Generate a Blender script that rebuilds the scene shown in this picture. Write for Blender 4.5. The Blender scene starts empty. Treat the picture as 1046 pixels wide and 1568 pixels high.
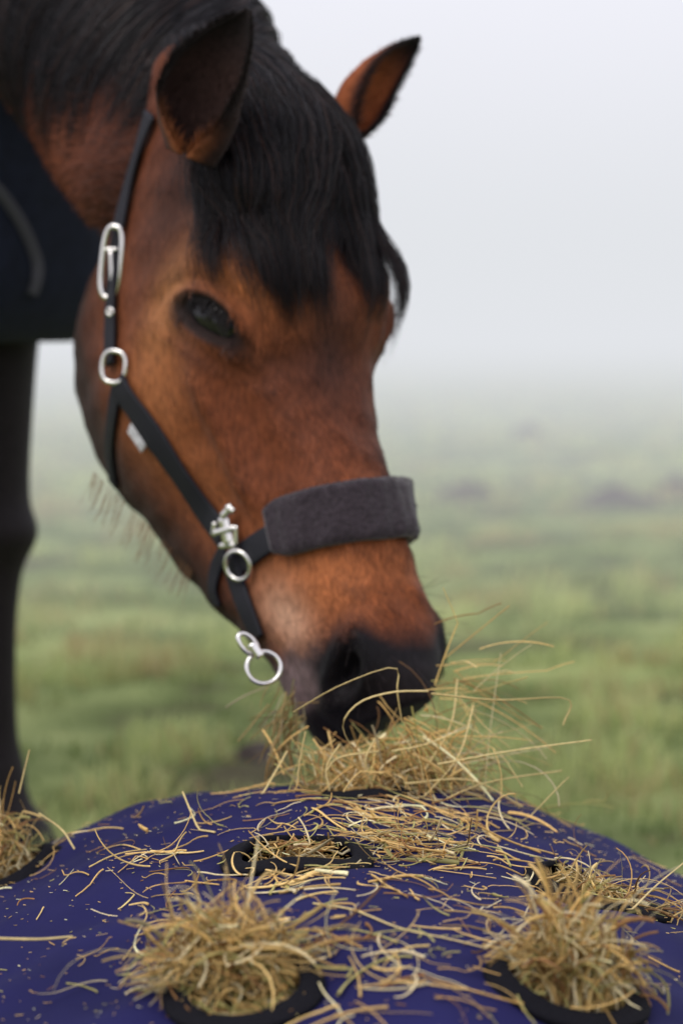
import bpy, math
import numpy as np
from mathutils import Vector
from mathutils.bvhtree import BVHTree
rng=np.random.default_rng(7)
FPX=3702.; TAU=math.radians(4.54); CAM=np.array([0,0,.7])
cF=np.array([0,math.cos(TAU),-math.sin(TAU)]); cU=np.array([0,math.sin(TAU),math.cos(TAU)]); cR=np.array([1.,0,0])
def W(px,py,d): return CAM+(cF+cR*(px-523)/FPX-cU*(py-784)/FPX)*d
def proj(P):
    r=np.asarray(P)-CAM; d=r@cF
    return 523+FPX*(r@cR)/d, 784-FPX*(r@cU)/d, d
def nrm(v): 
    v=np.asarray(v,float); return v/(np.linalg.norm(v,axis=-1,keepdims=True)+1e-12)
def sstep(a,b,x):
    t=np.clip((x-a)/(b-a),0,1); return t*t*(3-2*t)
def gsmooth(y,s):
    k=int(3*s)+1; x=np.arange(-k,k+1); w=np.exp(-x*x/(2*s*s)); w/=w.sum()
    return np.convolve(np.pad(y,k,mode='edge'),w,mode='valid')
def catmull(P,n):
    P=np.asarray(P,float); m=len(P)
    Q=np.vstack([2*P[0]-P[1],P,2*P[-1]-P[-2]])
    t=np.linspace(0,m-1-1e-9,n); i=t.astype(int); f=(t-i)[:,None]
    a,b,c,d=Q[i],Q[i+1],Q[i+2],Q[i+3]
    return .5*((2*b)+(-a+c)*f+(2*a-5*b+4*c-d)*f**2+(-a+3*b-3*c+d)*f**3)
scene=bpy.context.scene
# ---------- materials ----------
def newmat(name):
    m=bpy.data.materials.new(name); m.use_nodes=True
    nt=m.node_tree; b=nt.nodes['Principled BSDF']; return m,nt,b
def coord_noise(nt,scale,vec=(1,1,1),detail=4,kind='Object'):
    tc=nt.nodes.new('ShaderNodeTexCoord'); mp=nt.nodes.new('ShaderNodeMapping'); mp.inputs['Scale'].default_value=vec
    n=nt.nodes.new('ShaderNodeTexNoise'); n.inputs['Scale'].default_value=scale; n.inputs['Detail'].default_value=detail
    nt.links.new(tc.outputs[kind],mp.inputs['Vector']); nt.links.new(mp.outputs['Vector'],n.inputs['Vector']); return n
def bump(nt,b,h,strength,dist=.002):
    bp=nt.nodes.new('ShaderNodeBump'); bp.inputs['Strength'].default_value=strength; bp.inputs['Distance'].default_value=dist
    nt.links.new(h,bp.inputs['Height']); nt.links.new(bp.outputs['Normal'],b.inputs['Normal'])
def mat_attr(name,rough=.6,noise=None,lo=.7,hi=1.25,sheen=0,bumpst=0,spec=.5,vec=(1,1,1),dist=.002,transl=0):
    m,nt,b=newmat(name); at=nt.nodes.new('ShaderNodeAttribute'); at.attribute_name='Col'
    col=at.outputs['Color']
    if noise:
        n=coord_noise(nt,noise,vec); mr=nt.nodes.new('ShaderNodeMapRange'); mr.inputs[1].default_value=.25; mr.inputs[2].default_value=.75
        mr.inputs[3].default_value=lo; mr.inputs[4].default_value=hi; nt.links.new(n.outputs[0],mr.inputs[0])
        mx=nt.nodes.new('ShaderNodeVectorMath'); mx.operation='SCALE'; nt.links.new(col,mx.inputs[0]); nt.links.new(mr.outputs[0],mx.inputs['Scale'])
        col=mx.outputs[0]
        if bumpst: bump(nt,b,n.outputs[0],bumpst,dist)
    nt.links.new(col,b.inputs['Base Color']); b.inputs['Roughness'].default_value=rough
    b.inputs['Specular IOR Level'].default_value=spec; b.inputs['Sheen Weight'].default_value=sheen
    if transl:
        tr=nt.nodes.new('ShaderNodeBsdfTranslucent'); nt.links.new(col,tr.inputs['Color'])
        ms=nt.nodes.new('ShaderNodeMixShader'); ms.inputs[0].default_value=transl
        out=nt.nodes['Material Output']; nt.links.new(b.outputs[0],ms.inputs[1]); nt.links.new(tr.outputs[0],ms.inputs[2]); nt.links.new(ms.outputs[0],out.inputs['Surface'])
    return m
def mat_plain(name,col,rough=.6,metal=0,noise=None,bumpst=.3,sheen=0,lo=.75,hi=1.2,dist=.002,spec=.5):
    m,nt,b=newmat(name); b.inputs['Roughness'].default_value=rough; b.inputs['Metallic'].default_value=metal
    b.inputs['Sheen Weight'].default_value=sheen; b.inputs['Specular IOR Level'].default_value=spec
    if noise:
        n=coord_noise(nt,noise); cr=nt.nodes.new('ShaderNodeValToRGB')
        cr.color_ramp.elements[0].position=.3; cr.color_ramp.elements[1].position=.7
        cr.color_ramp.elements[0].color=(*[c*lo for c in col],1); cr.color_ramp.elements[1].color=(*[min(1,c*hi) for c in col],1)
        nt.links.new(n.outputs[0],cr.inputs[0]); nt.links.new(cr.outputs[0],b.inputs['Base Color']); bump(nt,b,n.outputs[0],bumpst,dist)
    else: b.inputs['Base Color'].default_value=(*col,1)
    return m
# ---------- mesh ----------
def mesh_obj(name,V,F,mat=None,col=None,smooth=True,parent=None):
    V=np.asarray(V,np.float32).reshape(-1,3)
    me=bpy.data.meshes.new(name)
    if isinstance(F,np.ndarray):
        k=F.shape[1]; me.vertices.add(len(V)); me.vertices.foreach_set('co',V.ravel())
        me.loops.add(F.size); me.loops.foreach_set('vertex_index',F.astype(np.int32).ravel())
        me.polygons.add(len(F)); me.polygons.foreach_set('loop_start',np.arange(0,F.size,k,dtype=np.int32))
        me.polygons.foreach_set('loop_total',np.full(len(F),k,dtype=np.int32)); me.update(calc_edges=True)
    else:
        me.from_pydata(V.tolist(),[],F); me.update()
    me.polygons.foreach_set('use_smooth',np.full(len(me.polygons),smooth))
    if col is not None: setcol(me,col)
    o=bpy.data.objects.new(name,me); scene.collection.objects.link(o)
    if mat: me.materials.append(mat)
    if parent: o.parent=parent
    return o
def setcol(me,col):
    a=me.color_attributes.new('Col','FLOAT_COLOR','POINT'); c=np.ones((len(me.vertices),4),np.float32); c[:,:3]=col; a.data.foreach_set('color',c.ravel())
def empty(name,loc=(0,0,0)):
    o=bpy.data.objects.new(name,None); o.empty_display_size=.1; scene.collection.objects.link(o); return o
def grid_faces(nr,nc,wrap=True,off=0):
    i=np.arange(nr-1)[:,None]; j=np.arange(nc if wrap else nc-1)[None,:]; j2=(j+1)%nc
    return (np.stack([i*nc+j,i*nc+j2,(i+1)*nc+j2,(i+1)*nc+j],-1)+off).reshape(-1,4)
def tube_closed(R):
    nr,nc,_=R.shape; V=np.vstack([R.reshape(-1,3),R[0].mean(0)[None],R[-1].mean(0)[None]])
    F=grid_faces(nr,nc).tolist(); c0=nr*nc; c1=c0+1
    for j in range(nc):
        F.append([c0,(j+1)%nc,j]); F.append([c1,(nr-1)*nc+j,(nr-1)*nc+(j+1)%nc])
    return V,F
def strands(name,P,rad,col,mat,sides=3,flat=1.,parent=None):
    N,M,_=P.shape; T=nrm(np.gradient(P,axis=1)); ref=nrm(rng.normal(size=(N,1,3)))
    n1=nrm(np.cross(T,ref)); n2=np.cross(T,n1); rad=np.broadcast_to(rad,(N,M))[...,None]
    ang=np.arange(sides)*2*math.pi/sides
    V=np.stack([P+rad*(math.cos(t)*n1+flat*math.sin(t)*n2) for t in ang],2)
    base=(np.arange(N)*M*sides)[:,None,None]; i=np.arange(M-1)[None,:,None]; j=np.arange(sides)[None,None,:]; j2=(j+1)%sides
    F=np.stack([base+i*sides+j,base+i*sides+j2,base+(i+1)*sides+j2,base+(i+1)*sides+j],-1).reshape(-1,4)
    C=np.repeat(col[:,None,:],M*sides,1).reshape(-1,3) if col.ndim==2 else np.repeat(col,sides,1).reshape(-1,3)
    return mesh_obj(name,V.reshape(-1,3),F,mat,C,parent=parent)
def ribbons(name,P,side,rad,col,mat,parent=None):
    N,M,_=P.shape; rad=np.broadcast_to(rad,(N,M))[...,None]; side=np.broadcast_to(side,P.shape)
    V=np.stack([P-side*rad,P+side*rad],2).reshape(-1,3)
    b_=(np.arange(N)*M*2)[:,None]; i=np.arange(M-1)[None]; F=np.stack([b_+2*i,b_+2*i+1,b_+2*i+3,b_+2*i+2],-1).reshape(-1,4)
    return mesh_obj(name,V,F,mat,np.repeat(col,M*2,0),parent=parent)
def sweep(name,P,Nn,prof,mat,closed=False,parent=None,col=None):
    P=np.asarray(P); T=nrm((np.roll(P,-1,0)-np.roll(P,1,0)) if closed else np.gradient(P,axis=0))
    Nn=nrm(Nn-(Nn*T).sum(-1,keepdims=True)*T); S=np.cross(T,Nn)
    R=np.stack([P+S*x+Nn*y for x,y in prof],1)
    if closed:
        R2=np.vstack([R,R[:1]]); return mesh_obj(name,R2.reshape(-1,3),grid_faces(len(R2),len(prof)),mat,parent=parent)
    V,F=tube_closed(R); return mesh_obj(name,V,F,mat,parent=parent)
def rect_prof(w,t,r=.35,n=16):
    out=[]
    for k in range(n):
        a=2*math.pi*k/n; c,s=math.cos(a),math.sin(a)
        out.append((w/2*math.copysign(abs(c)**.35,c), t/2*math.copysign(abs(s)**.6,s)+t/2))
    return out
def circ_prof(r,n=10): return [(r*math.cos(2*math.pi*k/n),r*math.sin(2*math.pi*k/n)) for k in range(n)]

# ================= HORSE HEAD =================
phi=math.radians(40); pp=math.radians(26.8)
hd=np.array([math.sin(phi),-math.cos(phi),0]); zz=np.array([0,0,1.])
hA=hd*math.sin(pp)-zz*math.cos(pp); hF=hd*math.cos(pp)+zz*math.sin(pp); hL=np.array([math.cos(phi),math.sin(phi),0])
HO=W(300,150,2.36)
def toW(a,f,l): return HO+np.asarray(a)[...,None]*hA+np.asarray(f)[...,None]*hF+np.asarray(l)[...,None]*hL
def toL(P): r=np.asarray(P)-HO; return r@hA,r@hF,r@hL
Lt=np.array([(-60,-50),(0,-80),(100,-130),(180,-200),(258,-272),(331,-304),(390,-314),(474,-314),(531,-302),(595,-271),(630,-259),(675,-248),(726,-226),(765,-205),(800,-188),(844,-160),(910,-143),(966,-138),(1014,-120),(1045,-92),(1070,-60)],float)
Rt=np.array([(-60,95),(0,115),(46,140),(87,160),(152,176),(244,178),(324,176),(366,178),(407,172),(442,158),(476,136),(522,119),(582,106),(645,104),(715,99),(769,99),(821,99),(884,102),(942,90),(980,66),(1007,40),(1028,10),(1045,-20),(1070,-60)],float)
NA,NT=240,200
AE=.645
ag=np.linspace(-.03,AE,NA); th=np.linspace(0,2*math.pi,NT,endpoint=False)
def tab(t): t=np.array(t); return gsmooth(np.interp(ag,t[:,0],t[:,1]),5)
Wd=tab([(-.03,.050),(.03,.070),(.10,.084),(.18,.096),(.24,.101),(.30,.095),(.36,.082),(.42,.070),(.48,.062),(.54,.061),(.59,.060),(.62,.048),(.635,.036),(.645,.020)])
Kk=tab([(0,0),(.1,.1),(.2,.28),(.3,.28),(.36,.1),(.42,-.05),(.5,-.08),(.56,0),(.62,0)])
Ff=np.full(NA,.08); Bb=np.full(NA,.12); ex=2/2.45
ct,st=np.cos(th),np.sin(th); sc=np.sign(ct)*abs(ct)**ex; ss=np.sign(st)*abs(st)**ex
def ring_local():
    mid=(Ff-Bb)/2; half=(Ff+Bb)/2
    f=mid[:,None]+half[:,None]*ss[None]; l=Wd[:,None]*sc[None]*(1+Kk[:,None]*ss[None])
    return np.broadcast_to(ag[:,None],f.shape),f,l
for it in range(60):
    a_,f_,l_=ring_local(); P=toW(a_,f_,l_); px,py,d=proj(P)
    s=.309*(px-300)+.951*(py-150); u=.951*(px-300)-.309*(py-150)
    iR=u.argmax(1); iL=u.argmin(1); r=np.arange(NA)
    eR=np.interp(s[r,iR],Rt[:,0],Rt[:,1])-u[r,iR]; eL=np.interp(s[r,iL],Lt[:,0],Lt[:,1])-u[r,iL]
    Ff+=.6*eR/(1650*.685); Bb-=.6*eL/(1650*.685)
    Ff=gsmooth(Ff,2.5); Bb=gsmooth(Bb,2.5)
    tot=Ff+Bb; m=(Ff-Bb)/2; tot=np.maximum(tot,.03); Ff=tot/2+m; Bb=tot/2-m
a_,f_,l_=ring_local(); a_=a_.copy()
G=toW(a_,f_,l_)
def gnorm(G):
    du=np.gradient(G,axis=0); dv=np.roll(G,-1,1)-np.roll(G,1,1); n=nrm(np.cross(du,dv))
    c=G.mean(1,keepdims=True); sg=np.sign(((G-c)*n).sum(-1,keepdims=True)).mean(); return n*np.sign(sg)
GN=gnorm(G)
def pick(px0,py0):
    px,py,d=proj(G); face=(GN*(CAM-G)).sum(-1)>0
    dd=np.where(face,(px-px0)**2+(py-py0)**2,1e9); i=np.unravel_index(dd.argmin(),dd.shape); return G[i],GN[i]
def mirror(P): a,f,l=toL(P); return toW(a,f,-l)
def mirv(v): return v-2*(v@hL)*hL
disp=np.zeros((NA,NT))
Ec,En=pick(325,488); t1=np.array([.85,-.15,-.42]); t1=nrm(t1-(t1@En)*En); t2=np.cross(En,t1); 
if t2[2]<0: t2=-t2
E1,E2=.033,.0150
for (c,n,b1,b2) in ((Ec,En,t1,t2),(mirror(Ec),mirv(En),mirv(t1),mirv(t2))):
    q=G-c; dn=np.linalg.norm(q,axis=-1)<.15; x=q@b1; y=q@b2; yb=y+4*x*x-.001; rho=np.sqrt((x/E1)**2+(yb/E2)**2)
    g=np.exp(-((rho-1.30)/.28)**2)*(.003+.0075*sstep(-.004,.012,y)) - .010*(1-sstep(.75,1.08,rho)) - .0028*np.exp(-((rho-2.05)/.28)**2)
    g+=.010*np.exp(-(((x+.004)/.042)**2+((y-.050)/.018)**2))
    g-=.010*np.exp(-(((x+.02)/.028)**2+((y-.092)/.022)**2))
    g+=.006*np.exp(-(x**2+y**2)/.05**2)
    g-=.003*np.exp(-(((x-.052)/.02)**2+((y+.008)/.012)**2))
    disp+=g*dn
Nc,Nn_=pick(532,1030); n1=np.array([.35,-.2,.9]); n1=nrm(n1-(n1@Nn_)*Nn_); n2=np.cross(Nn_,n1)
for (c,n,b1,b2) in ((Nc,Nn_,n1,n2),(mirror(Nc),mirv(Nn_),mirv(n1),mirv(n2))):
    q=G-c; dn=np.linalg.norm(q,axis=-1)<.09; x=q@b1; y=q@b2; y=y-6*x*x; rho=np.sqrt((x/.024)**2+(y/.012)**2)
    disp+=dn*(-.020*(1-sstep(.5,1.1,rho))+.007*np.exp(-((rho-1.5)/.4)**2))
mid=((Ff-Bb)/2)[:,None]; half=((Ff+Bb)/2)[:,None]; v=(f_-mid)/half
disp-=.0045*np.exp(-((v+.36)/.06)**2)*sstep(.52,.56,a_)
disp+=.004*np.exp(-((v+.66)/.25)**2)*sstep(.52,.58,a_)
side=sstep(.3,.8,np.abs(l_)/Wd[:,None])
ea,ef,el=toL(Ec)
fc=ef-.035-(a_-ea)*.15
disp+=.011*np.exp(-((f_-fc)/.012)**2)*sstep(ea+.02,ea+.06,a_)*(1-sstep(ea+.13,ea+.19,a_))*side
disp+=.012*np.exp(-(((a_-.27)/.07)**2+((f_+.12)/.06)**2))*side
disp-=.008*np.exp(-(((a_-.40)/.035)**2+((v+.2)/.4)**2))*side
disp-=.008*np.exp(-(((a_-(ea+.09))/.06)**2+((f_-fc-.032)/.016)**2))*side
def sines(P,seed,wl,n=14):
    r=np.random.default_rng(seed); o=0
    for _ in range(n):
        k=nrm(r.normal(size=3))*2*math.pi/(wl*r.uniform(.6,1.8)); o=o+np.sin(P@k+r.uniform(0,6.3))
    return o/math.sqrt(n)
disp+=.0012*sines(G,77,.06)+.0005*sines(G,78,.025)
G2=G+GN*disp[...,None]
GN2=gnorm(G2)
hv,hf=tube_closed(G2)
# --- neck
npx=[(330,390,2.38),(300,250,2.40),(250,165,2.47),(190,60,2.60),(110,-100,2.80),(20,-240,3.0),(-60,-330,3.2)]
NC=catmull([W(*q) for q in npx],90); NTn=nrm(np.gradient(NC,axis=0))
vd=np.array([.18,1,0.]); NE=nrm(np.cross(NTn,vd)); NE=NE*np.sign(NE[:,:1]); NS=np.cross(NTn,NE); NS=NS*-np.sign(NS[:,1:2])
tt=np.linspace(0,1,90); hu=gsmooth(np.interp(tt,[0,.17,.33,.5,.67,.83,1],[.085,.118,.128,.136,.175,.22,.20]),3); hs=gsmooth(np.interp(tt,[0,.17,.33,.5,.67,.83,1],[.06,.078,.084,.095,.12,.15,.16]),3)
t2p=np.linspace(0,2*math.pi,64,endpoint=False)
def ering(C,E,S,hu,hs): return C[:,None]+E[:,None]*(hu[:,None]*np.sin(t2p))[...,None]+S[:,None]*(hs[:,None]*np.cos(t2p))[...,None]
nv,nf=tube_closed(ering(NC,NE,NS,hu,hs))
# --- trunk
bd=nrm(np.array([-.78,.62,0])); bl=np.array([.62,.78,0])
TX=np.array([-.385,2.93,0])
def trunk(tb,extra=0):
    s_=np.array(tb)[:,0]; n=80; t=np.linspace(s_[0],s_[-1],n)
    ip=lambda k: gsmooth(np.interp(t,s_,np.array(tb)[:,k]),2)
    c=TX+bd*t[:,None]; c[:,2]=ip(1)
    return ering(c,np.tile(zz,(n,1)),np.tile(bl,(n,1)),ip(2)+extra,ip(3)+extra)
TB=[(-.05,1.0,.02,.02),(-.03,1.0,.13,.11),(.02,1.02,.22,.18),(.12,1.07,.30,.23),(.3,1.1,.34,.26),(.7,1.07,.33,.29),(1.1,1.09,.32,.29),(1.4,1.13,.31,.27),(1.6,1.12,.25,.22),(1.68,1.1,.12,.1),(1.70,1.1,.02,.02)]
bv,bf=tube_closed(trunk(TB))
def leg(x,y,tb,lean=0):
    tb=np.array(tb,float); c=np.column_stack([np.full(len(tb),x)+tb[:,2]*hbx,np.full(len(tb),y)+tb[:,2]*hby,tb[:,0]])
    C=catmull(c,60); r=catmull(np.column_stack([tb[:,1]]*3),60)[:,0]
    return tube_closed(C[:,None]+(r[:,None]*np.cos(t2p[::2]))[...,None]*np.array([1,0,0])+(r[:,None]*np.sin(t2p[::2]))[...,None]*np.array([0,1.,0]))
hbx,hby=-bd[0],-bd[1]
fore=[(1.05,.12,0),(.85,.10,0),(.70,.072,0),(.58,.060,0),(.48,.055,.0),(.43,.058,.01),(.38,.045,0),(.30,.036,0),(.18,.036,0),(.13,.045,0),(.09,.038,.02),(.055,.05,.04),(.03,.06,.045),(0,.066,.05)]
hind=[(1.15,.18,-.05),(.95,.15,.02),(.80,.11,.08),(.68,.075,.02),(.55,.055,-.10),(.50,.055,-.13),(.42,.042,-.10),(.30,.038,-.07),(.17,.038,-.04),(.13,.046,-.03),(.09,.04,0),(.055,.05,.02),(.03,.06,.03),(0,.066,.035)]
parts=[(hv,hf),(nv,nf),(bv,bf)]
parts.append(leg(-.450,3.06,fore)); parts.append(leg(-.63,2.83,fore))
for sgn in (-1,1):
    q=TX+bd*1.42+bl*.14*sgn; parts.append(leg(q[0],q[1],hind))
# tail
tl=TX+bd*1.68; tc=catmull([tl+zz*1.30,tl+bd*.10+zz*1.22,tl+bd*.14+zz*.95,tl+bd*.12+zz*.6,tl+bd*.10+zz*.35],40); tr=np.interp(np.linspace(0,1,40),[0,.2,.6,1],[.035,.045,.055,.015])
parts.append(tube_closed(tc[:,None]+(tr[:,None]*np.cos(t2p[::2]))[...,None]*np.array([1,0,0])+(tr[:,None]*np.sin(t2p[::2]))[...,None]*np.array([0,1.,0])))
AV=[];AF=[];off=0
for v_,f__ in parts:
    AV.append(v_); AF+= [[i+off for i in q] for q in f__]; off+=len(v_)
tmp=mesh_obj('tmp',np.vstack(AV),AF)
md=tmp.modifiers.new('r','REMESH'); md.mode='VOXEL'; md.voxel_size=.0042
sm=tmp.modifiers.new('s','SMOOTH'); sm.factor=.5; sm.iterations=4
dg=bpy.context.evaluated_depsgraph_get(); me=bpy.data.meshes.new_from_object(tmp.evaluated_get(dg)); me.name='horse_body'
bpy.data.objects.remove(tmp,do_unlink=True)
nvv=len(me.vertices); co=np.empty(nvv*3,np.float32); me.vertices.foreach_get('co',co); co=co.reshape(-1,3).astype(float)
me.polygons.foreach_set('use_smooth',np.ones(len(me.polygons),bool))
def mixc(c,new,w): return c*(1-w[:,None])+np.array(new)*w[:,None]
def horse_color(co):
    a,f,l=toL(co)
    hw=sstep(-.06,.14,a)*(np.abs(l)<.17)*(f>-.34)*(f<.22)*(a<.70)*(co[:,1]<2.62)
    n1_=sines(co,1,.12); n2_=sines(co,2,.035)
    base=np.tile(np.array([.150,.042,.016]),(len(co),1))
    base=mixc(base,(.26,.082,.029),sstep(-.6,1.4,n1_)*.5)
    base=mixc(base,(.070,.023,.013),sstep(.2,1.8,n2_)*.25)
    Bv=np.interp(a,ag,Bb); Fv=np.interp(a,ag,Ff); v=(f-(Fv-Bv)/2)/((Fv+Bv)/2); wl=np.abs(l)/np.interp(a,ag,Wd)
    h=base.copy()
    q=co-Ec; q2=co-mirror(Ec)
    x=q@t1; y=q@t2; xm=q2@mirv(t1); ym=q2@mirv(t2)
    L=l<0; X=np.where(L,x,xm); Y=np.where(L,y,ym)
    h=mixc(h,(.31,.105,.036),np.exp(-(((a-.36)/.10)**2+((v-.0)/.32)**2))*.6)
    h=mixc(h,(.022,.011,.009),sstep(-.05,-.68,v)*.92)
    h=mixc(h,(.47,.20,.075),np.exp(-(((X+.058)/.024)**2+((Y+.005)/.06)**2))*.85)
    h=mixc(h,(.42,.145,.048),np.exp(-(((X)/.055)**2+((Y-.046)/.016)**2))*.8)
    h=mixc(h,(.38,.14,.050),np.exp(-(((X+.04)/.04)**2+((Y+.09)/.07)**2))*.6)
    yb=Y+4*X*X-.001; rho=np.sqrt((X/E1)**2+(yb/E2)**2)
    h=mixc(h,(.012,.008,.008),(1-sstep(1.12,1.75,rho))*.97)
    h=mixc(h,(.06,.022,.015),np.exp(-(((X-.06)/.03)**2+((Y+.015)/.02)**2))*.5)
    h=mixc(h,(.06,.022,.015),np.exp(-(((X-.0)/.04)**2+((Y+.035)/.012)**2))*.45)
    h=mixc(h,(.040,.017,.014),np.exp(-(((a-.315)/.06)**2+((l+.01)/.038)**2))*(v>0)*.82)
    h=mixc(h,(.065,.022,.014),np.exp(-(((a-.40)/.06)**2+((l-.02)/.028)**2))*(v>0)*.6)
    h=mixc(h,(.035,.015,.012),(1-sstep(.12,.27,a))*sstep(-.2,.6,v)*.9)
    h=mixc(h,(.36,.115,.035),np.exp(-(((a-.515)/.04)**2+((v-.5)/.6)**2))*.85)
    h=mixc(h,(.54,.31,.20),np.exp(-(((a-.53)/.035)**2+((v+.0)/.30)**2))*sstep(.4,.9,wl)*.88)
    h=mixc(h,(.15,.105,.105),sstep(.545,.58,a+.006*n2_)*(1-sstep(.1,.4,v))*.95)
    nose=.588-.026*np.exp(-((wl-.85)/.3)**2)*(v>-.1)
    h=mixc(h,(.007,.006,.008),sstep(-.016,.016,a-nose+.003*n2_)*sstep(-.20,.12,v))
    h=mixc(h,(.014,.011,.013),sstep(.600,.620,a))
    for cc in (Nc,mirror(Nc)): h=mixc(h,(.005,.004,.005),np.exp(-(((co-cc)**2).sum(1))/.028**2))
    nk=base*np.array([.72,.66,.70])
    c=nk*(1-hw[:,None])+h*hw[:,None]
    c=np.where(((co[:,2]<.80)&(co[:,1]>2.66))[:,None],np.array([.012,.009,.010]),c)
    c=np.where((((co-tl)@bd)>.03)[:,None],np.array([.010,.008,.009]),c)
    return np.clip(c,0,1)
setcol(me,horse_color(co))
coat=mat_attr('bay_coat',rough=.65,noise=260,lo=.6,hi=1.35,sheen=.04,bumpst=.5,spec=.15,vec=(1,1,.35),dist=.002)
me.materials.clear(); me.materials.append(coat)
horse=bpy.data.objects.new('horse',me); scene.collection.objects.link(horse)
bvh=BVHTree.FromPolygons([Vector(c) for c in co.tolist()],[list(p.vertices) for p in me.polygons])
def hit(px,py,default=2.25):
    dr=nrm(W(px,py,1.)-CAM); r=bvh.ray_cast(Vector(CAM),Vector(dr))
    if r[0] is None: return W(px,py,default),np.array([0,-1.,0])
    n=np.array(r[1]); 
    if n@dr>0:n=-n
    return np.array(r[0]),n
furm=mat_attr('coat_hair',rough=.55,spec=.18)
N=105000; ia=rng.uniform(4,NA-8,N); itf=rng.uniform(0,NT,N); i=ia.astype(int); j=itf.astype(int)%NT
P0=G2[i,j]+(G2[i+1,j]-G2[i,j])*(ia-i)[:,None]+(G2[i,(j+1)%NT]-G2[i,j])*(itf-itf.astype(int))[:,None]
n0=GN2[i,j]; tg=nrm(G2[i+1,j]-G2[i,j]); sd0=np.cross(n0,tg)
q=np.minimum(np.linalg.norm(P0-Ec,axis=1),np.linalg.norm(P0-mirror(Ec),axis=1)); keep=q>.030
P0,n0,tg,sd0=P0[keep],n0[keep],tg[keep],sd0[keep]; N=len(P0)
dirn=nrm(tg+n0*.30+sd0*(rng.normal(0,.22,(N,1))+.35*sines(P0,9,.15)[:,None])); am_=toL(P0)[0]
L=(rng.uniform(.006,.012,N)*(1-.6*sstep(.56,.60,am_)))[:,None,None]
s_=np.array([0,.5,1])[None,:,None]; P=P0[:,None]-n0[:,None]*.001+dirn[:,None]*s_*L-n0[:,None]*(s_**2)*L*.15
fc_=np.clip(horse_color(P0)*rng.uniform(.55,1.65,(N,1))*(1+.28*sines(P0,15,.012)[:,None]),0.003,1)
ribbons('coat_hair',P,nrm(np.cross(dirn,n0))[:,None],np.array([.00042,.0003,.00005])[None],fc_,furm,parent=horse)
N=30000; ii=rng.integers(5,75,N); an=rng.uniform(-1.6,1.7,N); P0=NC[ii]+NE[ii]*(hu[ii]*np.sin(an))[:,None]+NS[ii]*(hs[ii]*np.cos(an))[:,None]+NTn[ii]*rng.uniform(-.008,.008,(N,1))
n0=nrm(NE[ii]*(np.sin(an)/hu[ii])[:,None]+NS[ii]*(np.cos(an)/hs[ii])[:,None]); dirn=nrm(NTn[ii]*.8-zz*.6+n0*.25+rng.normal(0,.15,(N,3)))
P=P0[:,None]-n0[:,None]*.001+dirn[:,None]*s_*rng.uniform(.008,.016,(N,1,1))
ribbons('neck_hair',P,nrm(np.cross(dirn,n0))[:,None],np.array([.0006,.0004,.00008])[None],np.clip(horse_color(P0)*rng.uniform(.5,1.7,(N,1)),0.003,1),furm,parent=horse)
# eyes
eyem=mat_plain('eye',(.005,.004,.006),rough=.18)
def eye(c,n,b1,b2):
    u_=np.linspace(0,math.pi,24); w_=np.linspace(0,2*math.pi,32,endpoint=False)
    R=(c-n*.0185)+ (np.cos(u_)[:,None,None]*np.ones((1,32,1)))*n*.021+(np.sin(u_)[:,None]*np.cos(w_))[...,None]*b1*.037+(np.sin(u_)[:,None]*np.sin(w_))[...,None]*b2*.023
    V,F=tube_closed(R); mesh_obj('eye',V,F,eyem,parent=horse)
eye(Ec,En,t1,t2); eye(mirror(Ec),mirv(En),mirv(t1),mirv(t2))
# ears
earm=mat_attr('ear_coat',rough=.8,noise=200,sheen=.05,bumpst=.4,spec=.1)
def ear(base,tip,opn,width,bend,cols,name):
    n=40; t=np.linspace(0,1,n); ax=tip-base; T=nrm(ax); opn=nrm(opn-(opn@T)*T); sd=np.cross(T,opn)
    C=base+ax*t[:,None]+bend*(np.sin(t*math.pi))[:,None]
    w=gsmooth(np.interp(t,[0,.15,.35,.6,.8,.93,1],[.55,.82,1,.88,.58,.25,.03]),1)*width/2
    am=np.radians(np.interp(t,[0,.25,.6,1],[172,130,100,80])); m=33; k=np.linspace(-1,1,m)
    al=am[:,None]*k[None]
    R=C[:,None]+w[:,None,None]*(-opn*(np.cos(al)*.7)[...,None]+sd*np.sin(al)[...,None])
    ed=sstep(.72,1,np.abs(np.broadcast_to(k,al.shape)))[...,None]; tp=sstep(.55,.95,t)[:,None,None]
    col=np.array(cols[0])*(1-ed)+np.array(cols[1])*ed; col=col*(1-tp)+np.array(cols[1])*tp
    if len(cols)>2: lw=(sstep(.35,.0,t))[:,None,None]; col=col*(1-lw*ed)+np.array(cols[2])*lw*ed
    o=mesh_obj(name,R.reshape(-1,3),grid_faces(n,m,False),earm,col.reshape(-1,3),parent=horse)
    s_=o.modifiers.new('t','SOLIDIFY'); s_.thickness=.004; s_.offset=0
    Rn=R.reshape(n,m,3); N=3200; ii=rng.integers(0,n-3,N); jj=np.where(rng.random(N)<.4,rng.choice([0,1,m-2,m-1],N),rng.integers(0,m,N)); p=Rn[ii,jj]
    d_=nrm(T*.9+opn*.35+rng.normal(0,.25,(N,3))); Ls=rng.uniform(.006,.018,N)[:,None,None]*(1-.5*t[ii])[:,None,None]
    strands(name+'_hair',p[:,None]+d_[:,None]*np.array([0,.5,1])[None,:,None]*Ls,np.array([.0004,.0003,.00005])[None],np.clip(col[ii,jj]*rng.uniform(.7,1.8,(N,1)),0,1),furm,parent=horse)
ear(W(293,240,2.18),W(381,14,2.15),np.array([-.30,-.95,.1]),.080,np.array([-.014,0,.0]),[(.026,.013,.011),(.010,.007,.007),(.20,.065,.025)],'ear')
ear(W(518,210,2.34),W(645,58,2.36),np.array([.75,-.55,-.3]),.060,np.array([-.006,0,-.0]),[(.26,.075,.028),(.012,.010,.012)],'ear')
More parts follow.
